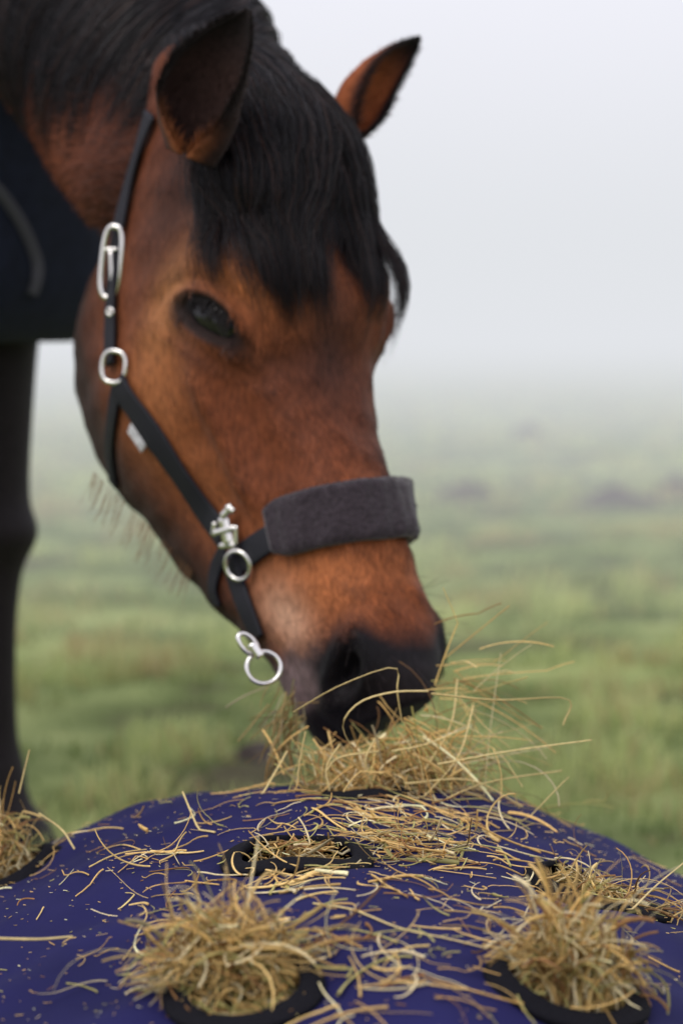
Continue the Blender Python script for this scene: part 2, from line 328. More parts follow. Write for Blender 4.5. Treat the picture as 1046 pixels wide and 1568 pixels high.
# forelock
def surf(a,theta):
    ia=np.clip((a-ag[0])/(ag[-1]-ag[0])*(NA-1),0,NA-1.001); it=(theta%(2*math.pi))/(2*math.pi)*NT
    i=ia.astype(int); j=it.astype(int)%NT; fi=(ia-i)[...,None]; fj=(it-it.astype(int))[...,None]; j2=(j+1)%NT
    P=(G2[i,j]*(1-fj)+G2[i,j2]*fj)*(1-fi)+(G2[i+1,j]*(1-fj)+G2[i+1,j2]*fj)*fi
    return P,GN2[i,j]
hairm=mat_attr('black_hair',rough=.42,spec=.30)
def haircol(N):
    b=rng.uniform(.5,1.6,(N,1)); c=np.array([.0065,.0052,.0072])*b; r=rng.random((N,1))<.16; return np.where(r,np.array([.036,.017,.013])*b,c)
N=9000; M=20; s_=np.linspace(0,1,M)[None]; K_=80
cl=rng.integers(0,K_,N); clr=np.random.default_rng(3); cth=clr.uniform(-1,1,K_); cln=clr.uniform(.2,1.,K_)**.7; cben=clr.normal(0,.18,K_); cof=clr.uniform(.15,1,K_)**1.4; cw=clr.uniform(0,6.3,K_)
thc=math.radians(91)+cth[cl]*math.radians(48); th0=thc+rng.normal(0,.12,N)
a0=rng.uniform(-.03,.04,N); aend=.145+.150*cln[cl]*rng.uniform(.80,1.08,N)+rng.normal(0,.009,N)-.045*np.clip(th0-1.95,0,1)-.03*np.clip(1.2-th0,0,1)
thE=np.clip(1.58+(thc-1.58)*.66+cben[cl],1.02,2.6)+rng.normal(0,.028,N)
A_=a0[:,None]+(aend-a0)[:,None]*s_; TH=th0[:,None]+(thE-th0)[:,None]*s_**1.2
P,Nn=surf(A_,TH); offs=(.001+.005*rng.random(N)[:,None]+.024*cof[cl][:,None]*rng.uniform(.7,1.1,(N,1)))*np.sin(np.clip(s_*.84+.12,0,1)*math.pi)**.6+.002
P=P+Nn*offs[...,None]+hL*(.012*s_*np.sin(s_*4*cln[cl][:,None]+cw[cl][:,None]))[...,None]+hL*(.003*np.sin(s_*rng.uniform(3,9,(N,1))+rng.uniform(0,6,(N,1))))[...,None]
strands('forelock',P,.00042*(1.15-s_**2),haircol(N),hairm,parent=horse)
N=260; th0=rng.uniform(.85,2.3,N); a0=rng.uniform(-.02,.10,N); A_=a0[:,None]+rng.uniform(.08,.15,N)[:,None]*s_; P,Nn=surf(A_,th0[:,None]+rng.normal(0,.2,(N,1))*s_)
P=P+Nn*(.010+rng.uniform(.0,.014,(N,1))*np.sin(s_*2.4))[...,None]+hL*(rng.normal(0,.006,(N,1))*s_**2)[...,None]; strands('stray_hair',P,.0003,haircol(N),hairm,parent=horse)
# mane
N=12500; M=16; s_=np.linspace(0,1,M)[None]
t0=rng.uniform(.08,.98,N); cl=(t0*90).astype(int); cr_=np.random.default_rng(5); sw=cr_.uniform(.7,1.3,100); of_=cr_.uniform(-.03,.05,100)
dr=rng.uniform(.06,.16,N); swp=np.radians((rng.uniform(45,90,N)+66*sstep(.25,.55,t0))*sw[cl])
T_=np.clip(t0[:,None]-dr[:,None]*s_**1.2+of_[cl][:,None]*s_**2,0,1); TH=np.radians(95+rng.normal(0,7,N))[:,None]-swp[:,None]*s_
it=T_*89; i=np.clip(it.astype(int),0,88); f=(it-i)[...,None]
lp=lambda A:(A[i]*(1-f)+A[i+1]*f) if A.ndim==2 else (A[i]*(1-f[...,0])+A[i+1]*f[...,0])
o=1.02+rng.random(N)[:,None]*.10*np.sin(np.clip(s_+.1,0,1)*math.pi)**.7+.04*np.sin(s_*5+cl[:,None])
P=lp(NC)+lp(NE)*(lp(hu)*np.sin(TH)*o)[...,None]+lp(NS)*(lp(hs)*np.cos(TH)*o)[...,None]
strands('mane',P,.0006*(1.15-s_**3),haircol(N),hairm,parent=horse)
N=110
for (c,n,b1,b2) in ((Ec,En,t1,t2),(mirror(Ec),mirv(En),mirv(t1),mirv(t2))):
    x=rng.uniform(-.8,.8,N)*E1; y=np.sqrt(1-(x/E1)**2)*E2*1.05-4*x*x+.001; p=c+x[:,None]*b1+y[:,None]*b2+n*.005
    d_=nrm(n*.5-b2*1.0+b1*.3+rng.normal(0,.12,(N,3))); s3=np.array([0,.5,1])[None,:,None]
    strands('eyelashes',p[:,None]+d_[:,None]*s3*rng.uniform(.010,.018,(N,1,1))-zz*(s3**2)*.003,.0005*np.array([1,.8,.2])[None],np.tile([.01,.008,.008],(N,1)),furm,parent=horse)
N=110; bx=rng.uniform(0,1,N); M=6; s_=np.linspace(0,1,M)[None,:,None]
bp=np.array([hit(145+150*x,722+150*x,2.26)[0] for x in bx]); L_=rng.uniform(.008,.035,N)[:,None,None]
P=bp[:,None]+s_*L_*np.array([-.35,0,-1.])+np.array([.1,0,0])*(s_**2)*L_*rng.normal(0,1,(N,1,1))
strands('beard',P,.0002,np.tile(np.array([.25,.13,.06]),(N,1)),hairm,parent=horse)
ii=rng.integers(NA-45,NA-6,70); jj=rng.integers(0,NT,70); d_=nrm(GN2[ii,jj]+hA*.5+rng.normal(0,.2,(70,3)))
strands('whiskers',G2[ii,jj][:,None]+d_[:,None]*np.linspace(0,1,5)[None,:,None]*rng.uniform(.01,.03,(70,1,1)),.00018,np.tile([.03,.02,.02],(70,1)),hairm,parent=horse)

# ================= HALTER =================
halter=empty('halter')
nylon=mat_plain('black_nylon',(.010,.010,.016),rough=.6,noise=900,bumpst=.4,dist=.001,spec=.3)
pad=mat_plain('padded_fleece',(.034,.026,.032),rough=.95,noise=260,bumpst=.7,sheen=.3,lo=.65,hi=1.45,dist=.002,spec=.1)
metal=mat_plain('steel',(.78,.76,.72),rough=.22,metal=1)
labm=mat_plain('label_white',(.75,.75,.78),rough=.6,noise=400,lo=.35,hi=1.15,bumpst=.1)
def strap(name,pxs,w,t,mat=nylon,lift=.001,n=50):
    H=[hit(*q) for q in pxs]; P=catmull([h[0] for h in H],n); Nn=nrm(catmull([h[1] for h in H],n))
    return sweep(name,P+Nn*lift,Nn,rect_prof(w,t),mat,parent=halter)
strap('cheek_strap',[(186,585),(203,612),(240,665),(283,728),(322,785),(350,822)],.027,.004,lift=.003)
strap('upper_strap',[(176,560),(177,510),(178,460),(182,400),(192,340),(205,285),(222,225),(238,175)],.020,.004,lift=.004)
strap('throat_strap',[(184,590),(176,640),(172,690),(178,740)],.018,.003,lift=.002)
strap('chin_strap',[(356,850),(368,890),(382,930),(402,975)],.022,.004,lift=.003)
strap('jaw_strap',[(348,842),(335,870),(330,900),(336,925)],.016,.003,lift=.002)
n=90; AB=.459; thb=np.linspace(math.radians(-25),math.radians(163),n)
P,Nn=surf(AB-.006*np.cos(thb*2)+.004*np.sin(thb),thb)
P=np.column_stack([gsmooth(P[:,k],2) for k in range(3)]); Nn=nrm(np.column_stack([gsmooth(Nn[:,k],3) for k in range(3)]))
tpr=(sstep(0,.05,np.linspace(1,0,n))*.18+.82)*(1+.10*np.linspace(1,0,n))
T=nrm(np.gradient(P,axis=0)); Nn=nrm(Nn-(Nn*T).sum(-1,keepdims=True)*T); S=np.cross(T,Nn)
Rr=np.stack([P+S*(x*tpr)[:,None]+Nn*y for x,y in rect_prof(.054,.016,n=32)],1)
ang_=np.linspace(0,1,n)[:,None]*62; crs=np.array([x for x,y in rect_prof(.054,.016,n=32)])[None]*330
Rr=Rr+Nn[:,None]*(.0009*np.sin(ang_+crs*.5)*np.sin(ang_-crs*.5)+.0010*sines(Rr,41,.020,10))[...,None]
V,F=tube_closed(Rr); mesh_obj('noseband_pad',V,F,pad,parent=halter)
N=5000; ii=rng.integers(1,n-1,N); jj=rng.integers(0,32,N); p=Rr[ii,jj]; d_=nrm(Nn[ii]+rng.normal(0,.7,(N,3)))
strands('noseband_fuzz',p[:,None]+d_[:,None]*np.array([0,.5,1])[None,:,None]*rng.uniform(.0006,.002,(N,1,1)),.00018,np.tile([.05,.038,.046],(N,1))*rng.uniform(.5,1.8,(N,1)),furm,parent=halter)
thb=np.linspace(math.radians(155),math.radians(188),20); P,Nn_2=surf(np.full(20,AB),thb); sweep('noseband_end',P,Nn_2,rect_prof(.026,.005),nylon,parent=halter)
def loop(name,c,n,hw,hh,rot,r,sq=2.,lift=.006,mat=metal):
    up=np.array([math.sin(rot),0,math.cos(rot)]); up=nrm(up-(up@n)*n); sd=np.cross(up,n); q=np.linspace(0,2*math.pi,48,endpoint=False); e=2/sq
    P=c+n*lift+(hw*np.sign(np.cos(q))*abs(np.cos(q))**e)[:,None]*sd+(hh*np.sign(np.sin(q))*abs(np.sin(q))**e)[:,None]*up
    sweep(name,P,np.tile(n,(48,1)),circ_prof(r),mat,closed=True,parent=halter)
def bar(name,c,n,p0,p1,r,lift,mat=metal):
    up=nrm(zz-(zz@n)*n); sd=np.cross(up,n); P=np.array([c+n*lift+sd*(p0[0]*(1-t)+p1[0]*t)+up*(p0[1]*(1-t)+p1[1]*t) for t in np.linspace(0,1,8)])
    sweep(name,P,np.tile(n,(8,1)),[(x*1.0,y*.6) for x,y in circ_prof(r,12)],mat,parent=halter)
c,n_=hit(179,402); nf=nrm(n_+np.array([.2,-1.2,0])); loop('crown_buckle',c,nf,.010,.034,.12,.0032,sq=3,lift=.010); bar('buckle_bar',c,nf,(-.009,.012),(.009,.012),.0022,.011); bar('buckle_prong',c,nf,(0,.012),(.002,-.030),.002,.013)
c,n_=hit(178,478); loop('rivet',c,nrm(n_+np.array([0,-1,0])),.003,.003,0,.002,lift=.009)
c,n_=hit(183,562); nf=nrm(n_+np.array([0,-1.2,0])); loop('side_ring',c,nf,.0125,.015,.1,.0026,sq=2.6,lift=.010)
H=[hit(*q) for q in ((209,652),(220,668),(231,685))]; sweep('label',catmull([h[0] for h in H],10)+H[1][1]*.0072,np.tile(H[1][1],(10,1)),rect_prof(.013,.001),labm,parent=halter)
c,n_=hit(357,812); nf=nrm(n_+np.array([0,-.3,0])); bar('snap_body',c,nf,(-.003,.013),(.004,-.013),.0070,.010); bar('snap_crossbar',c,nf,(-.014,-.003),(.013,.004),.0032,.013)
bar('snap_lever',c,nf,(-.002,.013),(.010,.024),.0040,.013); bar('snap_lever_tip',c,nf,(.004,.023),(.013,.019),.0028,.014); bar('snap_arm',c,nf,(-.014,-.004),(-.012,.008),.0026,.012); bar('snap_arm_b',c,nf,(.013,.006),(.013,-.012),.0026,.012); bar('snap_foot',c,nf,(-.006,-.014),(.012,-.012),.0032,.012)
c,n_=hit(374,862); loop('nose_ring',c,nrm(n_+np.array([0,-.5,0])),.0135,.0135,0,.0024,lift=.010)
c=W(404,1022,2.10); loop('chin_ring',c,np.array([.1,-.95,.25]),.015,.014,0,.0020,lift=0)
c=W(380,986,2.10); loop('chin_link',c,nrm([.3,-.9,.25]),.006,.011,-.75,.0022,lift=0); bar('chin_snap',W(396,992,2.095),nrm([.1,-.95,.2]),(-.006,.004),(.002,-.008),.004,0)

# ================= RUG =================
rugm=mat_plain('rug_cloth',(.009,.012,.025),rough=.85,noise=60,bumpst=.4,sheen=.05,spec=.15)
RB=[(-.075,1.02,.02,.02),(-.068,1.0,.22,.08),(-.05,1.0,.28,.15),(.0,1.02,.35,.20),(.12,1.07,.39,.26),(.3,1.1,.43,.285),(.7,1.07,.40,.315),(1.1,1.09,.42,.315),(1.4,1.13,.46,.30),(1.6,1.12,.44,.26),(1.7,1.1,.40,.2)]
s_=np.array(RB)[:,0]; n=100; t=np.linspace(s_[0],s_[-1],n); ip=lambda k: np.interp(t,s_,np.array(RB)[:,k]); c=TX+bd*t[:,None]; c[:,2]=ip(1)
cs,sn=np.cos(t2p),np.sin(t2p); cq=np.where(sn<0,np.sign(cs)*np.abs(cs)**.35,cs)
R=c[:,None]+zz*(np.where(sn>0,np.minimum(ip(2),.37)[:,None],ip(2)[:,None])*sn)[...,None]+bl*((ip(3)[:,None]+.012*np.sin(t*18)[:,None]*(sn<0)*abs(sn))*cq)[...,None]
R[...,2]=np.maximum(R[...,2],.672+.006*np.sin(t*9)[:,None])
V,F=tube_closed(R); rug=mesh_obj('horse_rug',V,F,rugm)
piping=mat_plain('rug_binding',(.06,.06,.072),rough=.8,spec=.2)
bv2=BVHTree.FromPolygons([Vector(q) for q in V.tolist()],F)
pts=[]
for q in [(-25,270),(5,300),(35,345),(56,395),(58,425),(50,450)]:
    r=bv2.ray_cast(Vector(CAM),Vector(nrm(W(q[0],q[1],1.)-CAM))); pts.append(np.array(r[0]) if r[0] else W(q[0],q[1],2.85))
P=catmull(pts,30); o=sweep('rug_strap',P,np.tile(np.array([.2,-1,0]),(30,1)),rect_prof(.014,.008),piping); o.parent=rug

# ================= GROUND =================
def n2d(x,y,seed,wl,n=12):
    r=np.random.default_rng(seed); o=0
    for _ in range(n):
        an=r.uniform(0,6.3); k=2*math.pi/(wl*r.uniform(.5,1.8)); o=o+np.sin((x*math.cos(an)+y*math.sin(an))*k+r.uniform(0,6.3))
    return o/math.sqrt(n)
def gz(x,y):
    d=np.hypot(x,y-2); return .012*n2d(x,y,11,.6)*sstep(.3,2,d)+.022*n2d(x,y,12,4.)*sstep(2,9,d)
gx=np.sinh(np.linspace(-1,1,260)*5.2)*5; gy=np.concatenate([-np.sinh(np.linspace(1,0,30)[:-1]*4)*4, np.sinh(np.linspace(0,1,420)*6.2)*1.7])
GX,GY=np.meshgrid(gx,gy,indexing='ij'); GZ=gz(GX,GY)*(1-sstep(30,60,np.hypot(GX,GY)))
m,nt,b=newmat('pasture')
n_a=coord_noise(nt,2.4,detail=8); cr=nt.nodes.new('ShaderNodeValToRGB'); e=cr.color_ramp.elements
e[0].position=.34; e[0].color=(.10,.09,.05,1); e[1].position=.66; e[1].color=(.34,.38,.15,1); q=e.new(.45); q.color=(.14,.18,.06,1); q=e.new(.56); q.color=(.25,.30,.11,1)
nt.links.new(n_a.outputs[0],cr.inputs[0]); nt.links.new(cr.outputs[0],b.inputs['Base Color']); b.inputs['Roughness'].default_value=.9; b.inputs['Specular IOR Level'].default_value=.1
n_b=coord_noise(nt,40); bump(nt,b,n_b.outputs[0],.8,.02)
mesh_obj('ground',np.stack([GX,GY,GZ],-1).reshape(-1,3),grid_faces(len(gx),len(gy),False),m)
N=230000; y=2.0*np.exp(rng.random(N)*math.log(60/2.0)); x=rng.uniform(-1,1,N)*(.30*y+.9)
cn=n2d(x,y,21,.32)+.8*n2d(x,y,24,1.1); cb=n2d(x,y,22,.6); keep=rng.random(N)<(.06+.85*sstep(-.7,1.0,cn))*(1-.9*sstep(12,60,y)); x,y,cn,cb=x[keep],y[keep],cn[keep],cb[keep]; N=len(x)
hg=(.012+.014*rng.random(N)+.045*sstep(-.3,1.8,cn))*(1+.015*y); wg=.0014*(1+.25*y)
az=rng.uniform(0,6.3,N); ln=rng.normal(0,.6,N); base=np.stack([x,y,gz(x,y)-.004],-1); M=4; s_=np.linspace(0,1,M)
dx=np.stack([np.cos(az),np.sin(az),0*az],-1)
P=base[:,None]+dx[:,None]*(hg*ln)[:,None,None]*(s_**2)[None,:,None]+zz*(hg[:,None]*s_[None])[...,None]
g1=np.array([.10,.16,.045]); g2=np.array([.60,.66,.29]); g3=np.array([.50,.38,.20]); w=sstep(-.8,1.7,cn+rng.normal(0,.3,N))[:,None]; c=g1*(1-w)+g2*w; w3=(sstep(.1,1.3,cb)*.7+(rng.random(N)<.08))[:,None].clip(0,1); c=c*(1-w3)+g3*w3
ribbons('grass',P,np.stack([-np.sin(az+.7),np.cos(az+.7),0*az],-1)[:,None],wg[:,None]*(1-s_[None]**2*.9),c,mat_attr('grass_blade',rough=.6,spec=.2,transl=.4))
soil=mat_plain('soil',(.08,.06,.05),rough=.95,noise=25,bumpst=1,dist=.03)
def mound(px,py,wpx,h):
    d=.7/((py-490)/FPX); x0=(px-523)/FPX*d; r0=wpx/FPX*d/2; n=40
    q=np.linspace(0,1,14); an=np.linspace(0,2*math.pi,n,endpoint=False); R_=r0*(1+.15*np.sin(an*3+px)+.1*np.sin(an*7))
    X=x0+q[:,None]*R_*np.cos(an); Y=d+q[:,None]*R_*np.sin(an); Z=gz(X,Y)+h*(1-q[:,None]**2)**1.3-.01+.015*n2d(X,Y,5,.12)*(1-q[:,None])
    mesh_obj('molehill',np.stack([X,Y,Z],-1).reshape(-1,3),grid_faces(14,n),soil)
mound(715,775,130,.09); mound(940,775,150,.07); mound(1035,765,80,.10); mound(808,680,70,.13); mound(395,1180,100,.03)

# ================= HAY PILLOW =================
PX,PY=-.006,1.80
def hp(x,y):
    X=np.clip(np.abs((x-PX)/.54),0,1); Y=np.clip(np.abs((y-PY)/.60),0,1)
    h=.308*(1-X**2)**.90*(1-Y**4)**.6
    return h+(.0028*n2d(x,y,31,.11)+.006*n2d(x,y,32,.28))*sstep(.02,.12,h)
def hitp(px,py):
    d=nrm(W(px,py,1.)-CAM); t=np.linspace(1.0,3,4000); P=CAM+d*t[:,None]; b=P[:,2]<hp(P[:,0],P[:,1]); 
    return P[b.argmax()] if b.any() else P[((P[:,2]-hp(P[:,0],P[:,1]))).argmin()]
holes=[('a',455,1302,.046,.042),('b',374,1502,.040,.034),('c',868,1512,.042,.034),('d',915,1366,.045,.036),('e',8,1345,.040,.036),('f',555,1216,.036,.03)]
HC=[(hitp(h[1],h[2]),h[3],h[4]) for h in holes]
n=300; u_=np.linspace(-1,1,n); XX,YY=np.meshgrid(PX+u_*.5395,PY+u_*.5995,indexing='ij')
def rimr(c,x,y,h): return np.sqrt(((x-c[0])/h[1])**2+((y-c[1])/h[2])**2)
ZZ=hp(XX,YY); msk=np.zeros(XX.shape,bool)
for h in HC:
    r_=rimr(h[0],XX,YY,h); ZZ=ZZ-.006*np.exp(-((r_-1)/.5)**2); msk|=r_<1
F=grid_faces(n,n,False); F=F[~msk.ravel()[F].any(1)]
pm,nt,b=newmat('navy_canvas')
na=coord_noise(nt,9,detail=5); cr=nt.nodes.new('ShaderNodeValToRGB'); cr.color_ramp.elements[0].position=.3; cr.color_ramp.elements[1].position=.7
cr.color_ramp.elements[0].color=(.0120,.0120,.060,1); cr.color_ramp.elements[1].color=(.0175,.0170,.086,1); nt.links.new(na.outputs[0],cr.inputs[0]); nt.links.new(cr.outputs[0],b.inputs['Base Color'])
b.inputs['Roughness'].default_value=.85; b.inputs['Specular IOR Level'].default_value=.12
nb_=coord_noise(nt,700,detail=2); bump(nt,b,nb_.outputs[0],.35,.001)
pillow=mesh_obj('hay_pillow',np.stack([XX,YY,ZZ],-1).reshape(-1,3),F,pm)
ribm=mat_plain('black_binding',(.006,.006,.009),rough=.9,noise=400,bumpst=.5,spec=.15)
for h in HC:
    q=np.linspace(0,2*math.pi,64,endpoint=False); wob=1.06+.025*np.sin(q*2+h[0][0]*30)+.012*np.sin(3*q)
    x=h[0][0]+h[1]*np.cos(q)*wob; y=h[0][1]+h[2]*np.sin(q)*wob; z=hp(x,y)-.0035+.0012*np.sin(q*3)
    nn=np.stack([.35*np.cos(q),.35*np.sin(q),np.ones(64)],-1)
    o=sweep('hole_rim',np.stack([x,y,z],-1),nn,rect_prof(.017,.006),ribm,closed=True); o.parent=pillow
# ---- hay
paths=[];rads=[];cols=[]
def haycol(N,green=.16,bright=1.15):
    y1=np.array([.88,.64,.25]); y2=np.array([.62,.38,.12]); y3=np.array([.52,.47,.16]); y4=np.array([.36,.18,.06])
    r=rng.random((N,1)); q=rng.random((N,1)); c=y1*r+y2*(1-r); c=np.where(q<green,y3,c); c=np.where(q>.90,y4,c); c=np.where((q>.68)&(q<.86),np.array([.90,.77,.46]),c); return c*rng.uniform(.75,1.1,(N,1))*bright
def grow(p0,d0,L,M=12,curl=.12,grav=.08,rad=.00105,kink=.35,coll=True,colr=None,kk_=.6):
    N=len(p0); pos=p0.copy(); d=nrm(d0); out=[pos.copy()]; ax=nrm(rng.normal(size=(N,3)))*curl*rng.random((N,1))
    kk=rng.integers(2,M-1,N); kr=rng.random(N)<kink
    for m_ in range(M-1):
        pos=pos+d*(L/(M-1))[:,None]
        if coll:
            h=np.maximum(hp(pos[:,0],pos[:,1]),gz(pos[:,0],pos[:,1]))+.0015
            inh=np.zeros(N,bool)
            for H in HC: inh|=rimr(H[0],pos[:,0],pos[:,1],H)<.9
            lo=(pos[:,2]<h)&~inh; pos[lo,2]=h[lo]; d[lo,2]=np.maximum(d[lo,2],-.05)
        out.append(pos.copy()); d=nrm(d+np.cross(ax,d)+np.array([0,0,-grav]))
        k=(kk==m_)&kr; d[k]=nrm(d[k]+rng.normal(size=(k.sum(),3))*kk_)
    w_=rng.uniform(.4,1.05,N)*np.where(rng.random(N)<.13,2.0,1)
    paths.append(np.stack(out,1)); rr=(rad*w_)[:,None]*np.linspace(1,.7,M)[None]; rads.append(rr); cols.append(haycol(N) if colr is None else colr)
def rdir(N,az,spread,up,ups): 
    a=az+rng.normal(0,spread,N); e=up+rng.normal(0,ups,N); return np.stack([np.cos(a)*np.cos(e),np.sin(a)*np.cos(e),np.sin(e)],-1)
def disc(c,rx,ry,N,z0,z1):
    a=rng.uniform(0,6.3,N); r=np.sqrt(rng.random(N)); x=c[0]+rx*r*np.cos(a); y=c[1]+ry*r*np.sin(a); return np.stack([x,y,hp(x,y)+rng.uniform(z0,z1,N)*(1-.6*r)],-1)
for k,h in enumerate(HC):
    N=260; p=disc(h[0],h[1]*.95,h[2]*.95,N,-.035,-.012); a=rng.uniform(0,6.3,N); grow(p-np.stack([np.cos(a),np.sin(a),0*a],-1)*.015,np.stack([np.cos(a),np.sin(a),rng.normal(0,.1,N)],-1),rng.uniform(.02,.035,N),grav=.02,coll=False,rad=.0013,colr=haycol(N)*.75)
def tangle(c,N,rx,ry,hz,L,up=.15,ups=.5,az=None,spread=3,grav=.10,curl=.3,rad=.0011):
    a=rng.uniform(0,6.3,N); r=np.sqrt(rng.random(N)); x=c[0]+rx*r*np.cos(a); y=c[1]+ry*r*np.sin(a); z=hp(x,y)+hz*rng.random(N)**.8*(1-r**2.2)
    p=np.stack([x,y,z],-1); d=rdir(N,0 if az is None else az,spread,up,ups); Ls=rng.uniform(*L,N)
    p0=p-d*Ls[:,None]*rng.uniform(.2,.6,N)[:,None]; h=hp(p0[:,0],p0[:,1])+.001; p0[:,2]=np.maximum(p0[:,2],h-.01)
    sh=np.clip(.5+.7*(z-hp(x,y))/hz,.5,1)[:,None]  # shade inside the tuft put into straw colour, darker towards the bottom
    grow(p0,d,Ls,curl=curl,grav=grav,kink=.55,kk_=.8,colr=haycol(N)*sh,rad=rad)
b_=HC[1][0]; o1=b_+np.array([-.012,.024,0])
tangle(o1,260,.038,.022,.038,(.025,.075),curl=.4); tangle(o1+np.array([-.016,.004,0]),80,.020,.016,.052,(.035,.08),up=.9,ups=.5); tangle(o1+np.array([.03,-.004,0]),50,.03,.012,.018,(.03,.08),up=.0,ups=.2,az=0,spread=.5)
tangle(o1,36,.04,.02,.045,(.07,.12),up=.2,ups=.5,curl=.45,rad=.0014); tangle(o1+np.array([-.025,-.004,0]),40,.015,.012,.02,(.03,.07),up=.0,ups=.3,az=3.5,spread=.5)
c_=HC[2][0]; o2=c_+np.array([.006,.016,0])
tangle(o2,220,.036,.020,.046,(.025,.07),up=.7,ups=.6,curl=.35); tangle(o2+np.array([0,-.002,0]),200,.034,.016,.048,(.035,.075),up=1.25,ups=.35,curl=.15,rad=.0013); tangle(o2,50,.035,.02,.03,(.05,.11),up=.4,az=.4,spread=.6)
tangle(o2+np.array([.006,-.018,0]),110,.028,.010,.022,(.03,.06),up=1.3,ups=.3,curl=.15,rad=.0013)
d_=HC[3][0]; tangle(d_+np.array([0,.006,0]),90,.036,.022,.012,(.03,.06),up=.1,ups=.2); tangle(d_+np.array([.035,.01,0]),60,.05,.03,.02,(.04,.09),up=.15,ups=.3,az=.1,spread=.7)
e_=HC[4][0]; tangle(e_+np.array([-.008,.004,0]),280,.030,.022,.072,(.03,.075),up=.9,ups=.5)
a__=HC[0][0]; tangle(a__+np.array([0,.006,0]),60,.034,.022,.004,(.02,.045),up=.0,ups=.2); tangle(a__+np.array([.085,.04,0]),60,.05,.03,.01,(.03,.07),up=.0,ups=.15)
f_2=HC[5][0]; tangle(f_2+np.array([.005,.02,0]),120,.045,.025,.025,(.03,.07),up=.2); tangle(f_2+np.array([.035,.06,0]),240,.055,.035,.052,(.03,.085),up=.3)
tangle(f_2+np.array([.06,.05,0]),70,.06,.05,.06,(.07,.14),up=.3,az=0,spread=.6,grav=.05,rad=.0009)
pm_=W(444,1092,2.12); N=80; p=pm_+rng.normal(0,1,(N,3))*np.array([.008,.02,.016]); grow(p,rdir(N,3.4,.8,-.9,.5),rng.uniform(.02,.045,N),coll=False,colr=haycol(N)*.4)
pm_=W(540,1165,2.06); N=170; p=pm_+rng.normal(0,1,(N,3))*np.array([.030,.02,.010]); grow(p,rdir(N,-.3,1.6,-.6,.5),rng.uniform(.03,.08,N))
pm_=W(640,1120,2.04); N=36; p=pm_+rng.normal(0,1,(N,3))*np.array([.012,.02,.012]); grow(p,rdir(N,-.1,.7,-.5,.5),rng.uniform(.05,.10,N),grav=.08,rad=.0009)
pm_=W(680,1060,2.10); N=30; p=pm_+rng.normal(0,1,(N,3))*np.array([.012,.03,.022]); grow(p,rdir(N,0,.5,-.1,.4),rng.uniform(.03,.11,N),coll=False,grav=.03,rad=.0008)
def surf_straws(N,xr,yr,L,rad=.0011,curl=.25,az=None):
    p=np.stack([rng.uniform(*xr,N),rng.uniform(*yr,N),np.zeros(N)],-1); p[:,2]=hp(p[:,0],p[:,1])+.002
    a=rng.uniform(0,6.3,N) if az is None else az+rng.normal(0,.5,N); grow(p,np.stack([np.cos(a),np.sin(a),.05*rng.random(N)],-1),rng.uniform(*L,N),curl=curl,grav=.08,rad=rad)
surf_straws(150,(-.32,.36),(1.38,2.12),(.012,.045),rad=.0008)
for (mx,my,sx,sy,NN,L) in ((560,1275,110,26,90,(.015,.06)),(620,1255,90,18,80,(.02,.06)),(700,1310,100,28,50,(.02,.07)),(400,1375,110,30,30,(.015,.05)),(600,1440,140,55,42,(.02,.07)),(290,1310,80,24,34,(.02,.06)),(540,1470,60,30,22,(.02,.06)),(250,1480,50,30,20,(.02,.05)),(780,1400,60,50,25,(.02,.07)),(540,1530,60,20,12,(.03,.07)),(470,1345,80,12,22,(.02,.05))):
    P0=np.array([hitp(mx+rng.normal()*sx,my+rng.normal()*sy) for _ in range(NN)])
    k=np.ones(NN,bool)
    for H in HC[:2]: k&=rimr(H[0],P0[:,0],P0[:,1],H)>1.25
    P0=P0[k]; a=rng.uniform(0,6.3,len(P0))
    grow(P0+zz*.002,np.stack([np.cos(a),np.sin(a),.08*rng.random(len(P0))],-1),rng.uniform(*L,len(P0)),curl=.3,grav=.08,rad=.0010)
haym=mat_attr('hay_straw',rough=.5,spec=.35,transl=.2,noise=300,lo=.8,hi=1.15)
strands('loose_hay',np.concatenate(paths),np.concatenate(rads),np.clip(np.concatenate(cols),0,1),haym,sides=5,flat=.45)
N=1700; x=rng.uniform(-.34,.38,N); y=rng.uniform(1.35,2.15,N); p=np.stack([x,y,hp(x,y)+.0008],-1); a=rng.uniform(0,6.3,N); L=rng.uniform(.001,.004,N)*rng.choice([1,1,1,2.6],N)
d=np.stack([np.cos(a),np.sin(a),0*a],-1)*L[:,None]; P=np.stack([p,p+d*.5+rng.normal(0,.0004,(N,3))*[1,1,0],p+d],1)
strands('hay_chaff',P,(rng.uniform(.0002,.0005,N))[:,None],np.clip(haycol(N)*1.1,0,1),haym,sides=3,flat=.5)
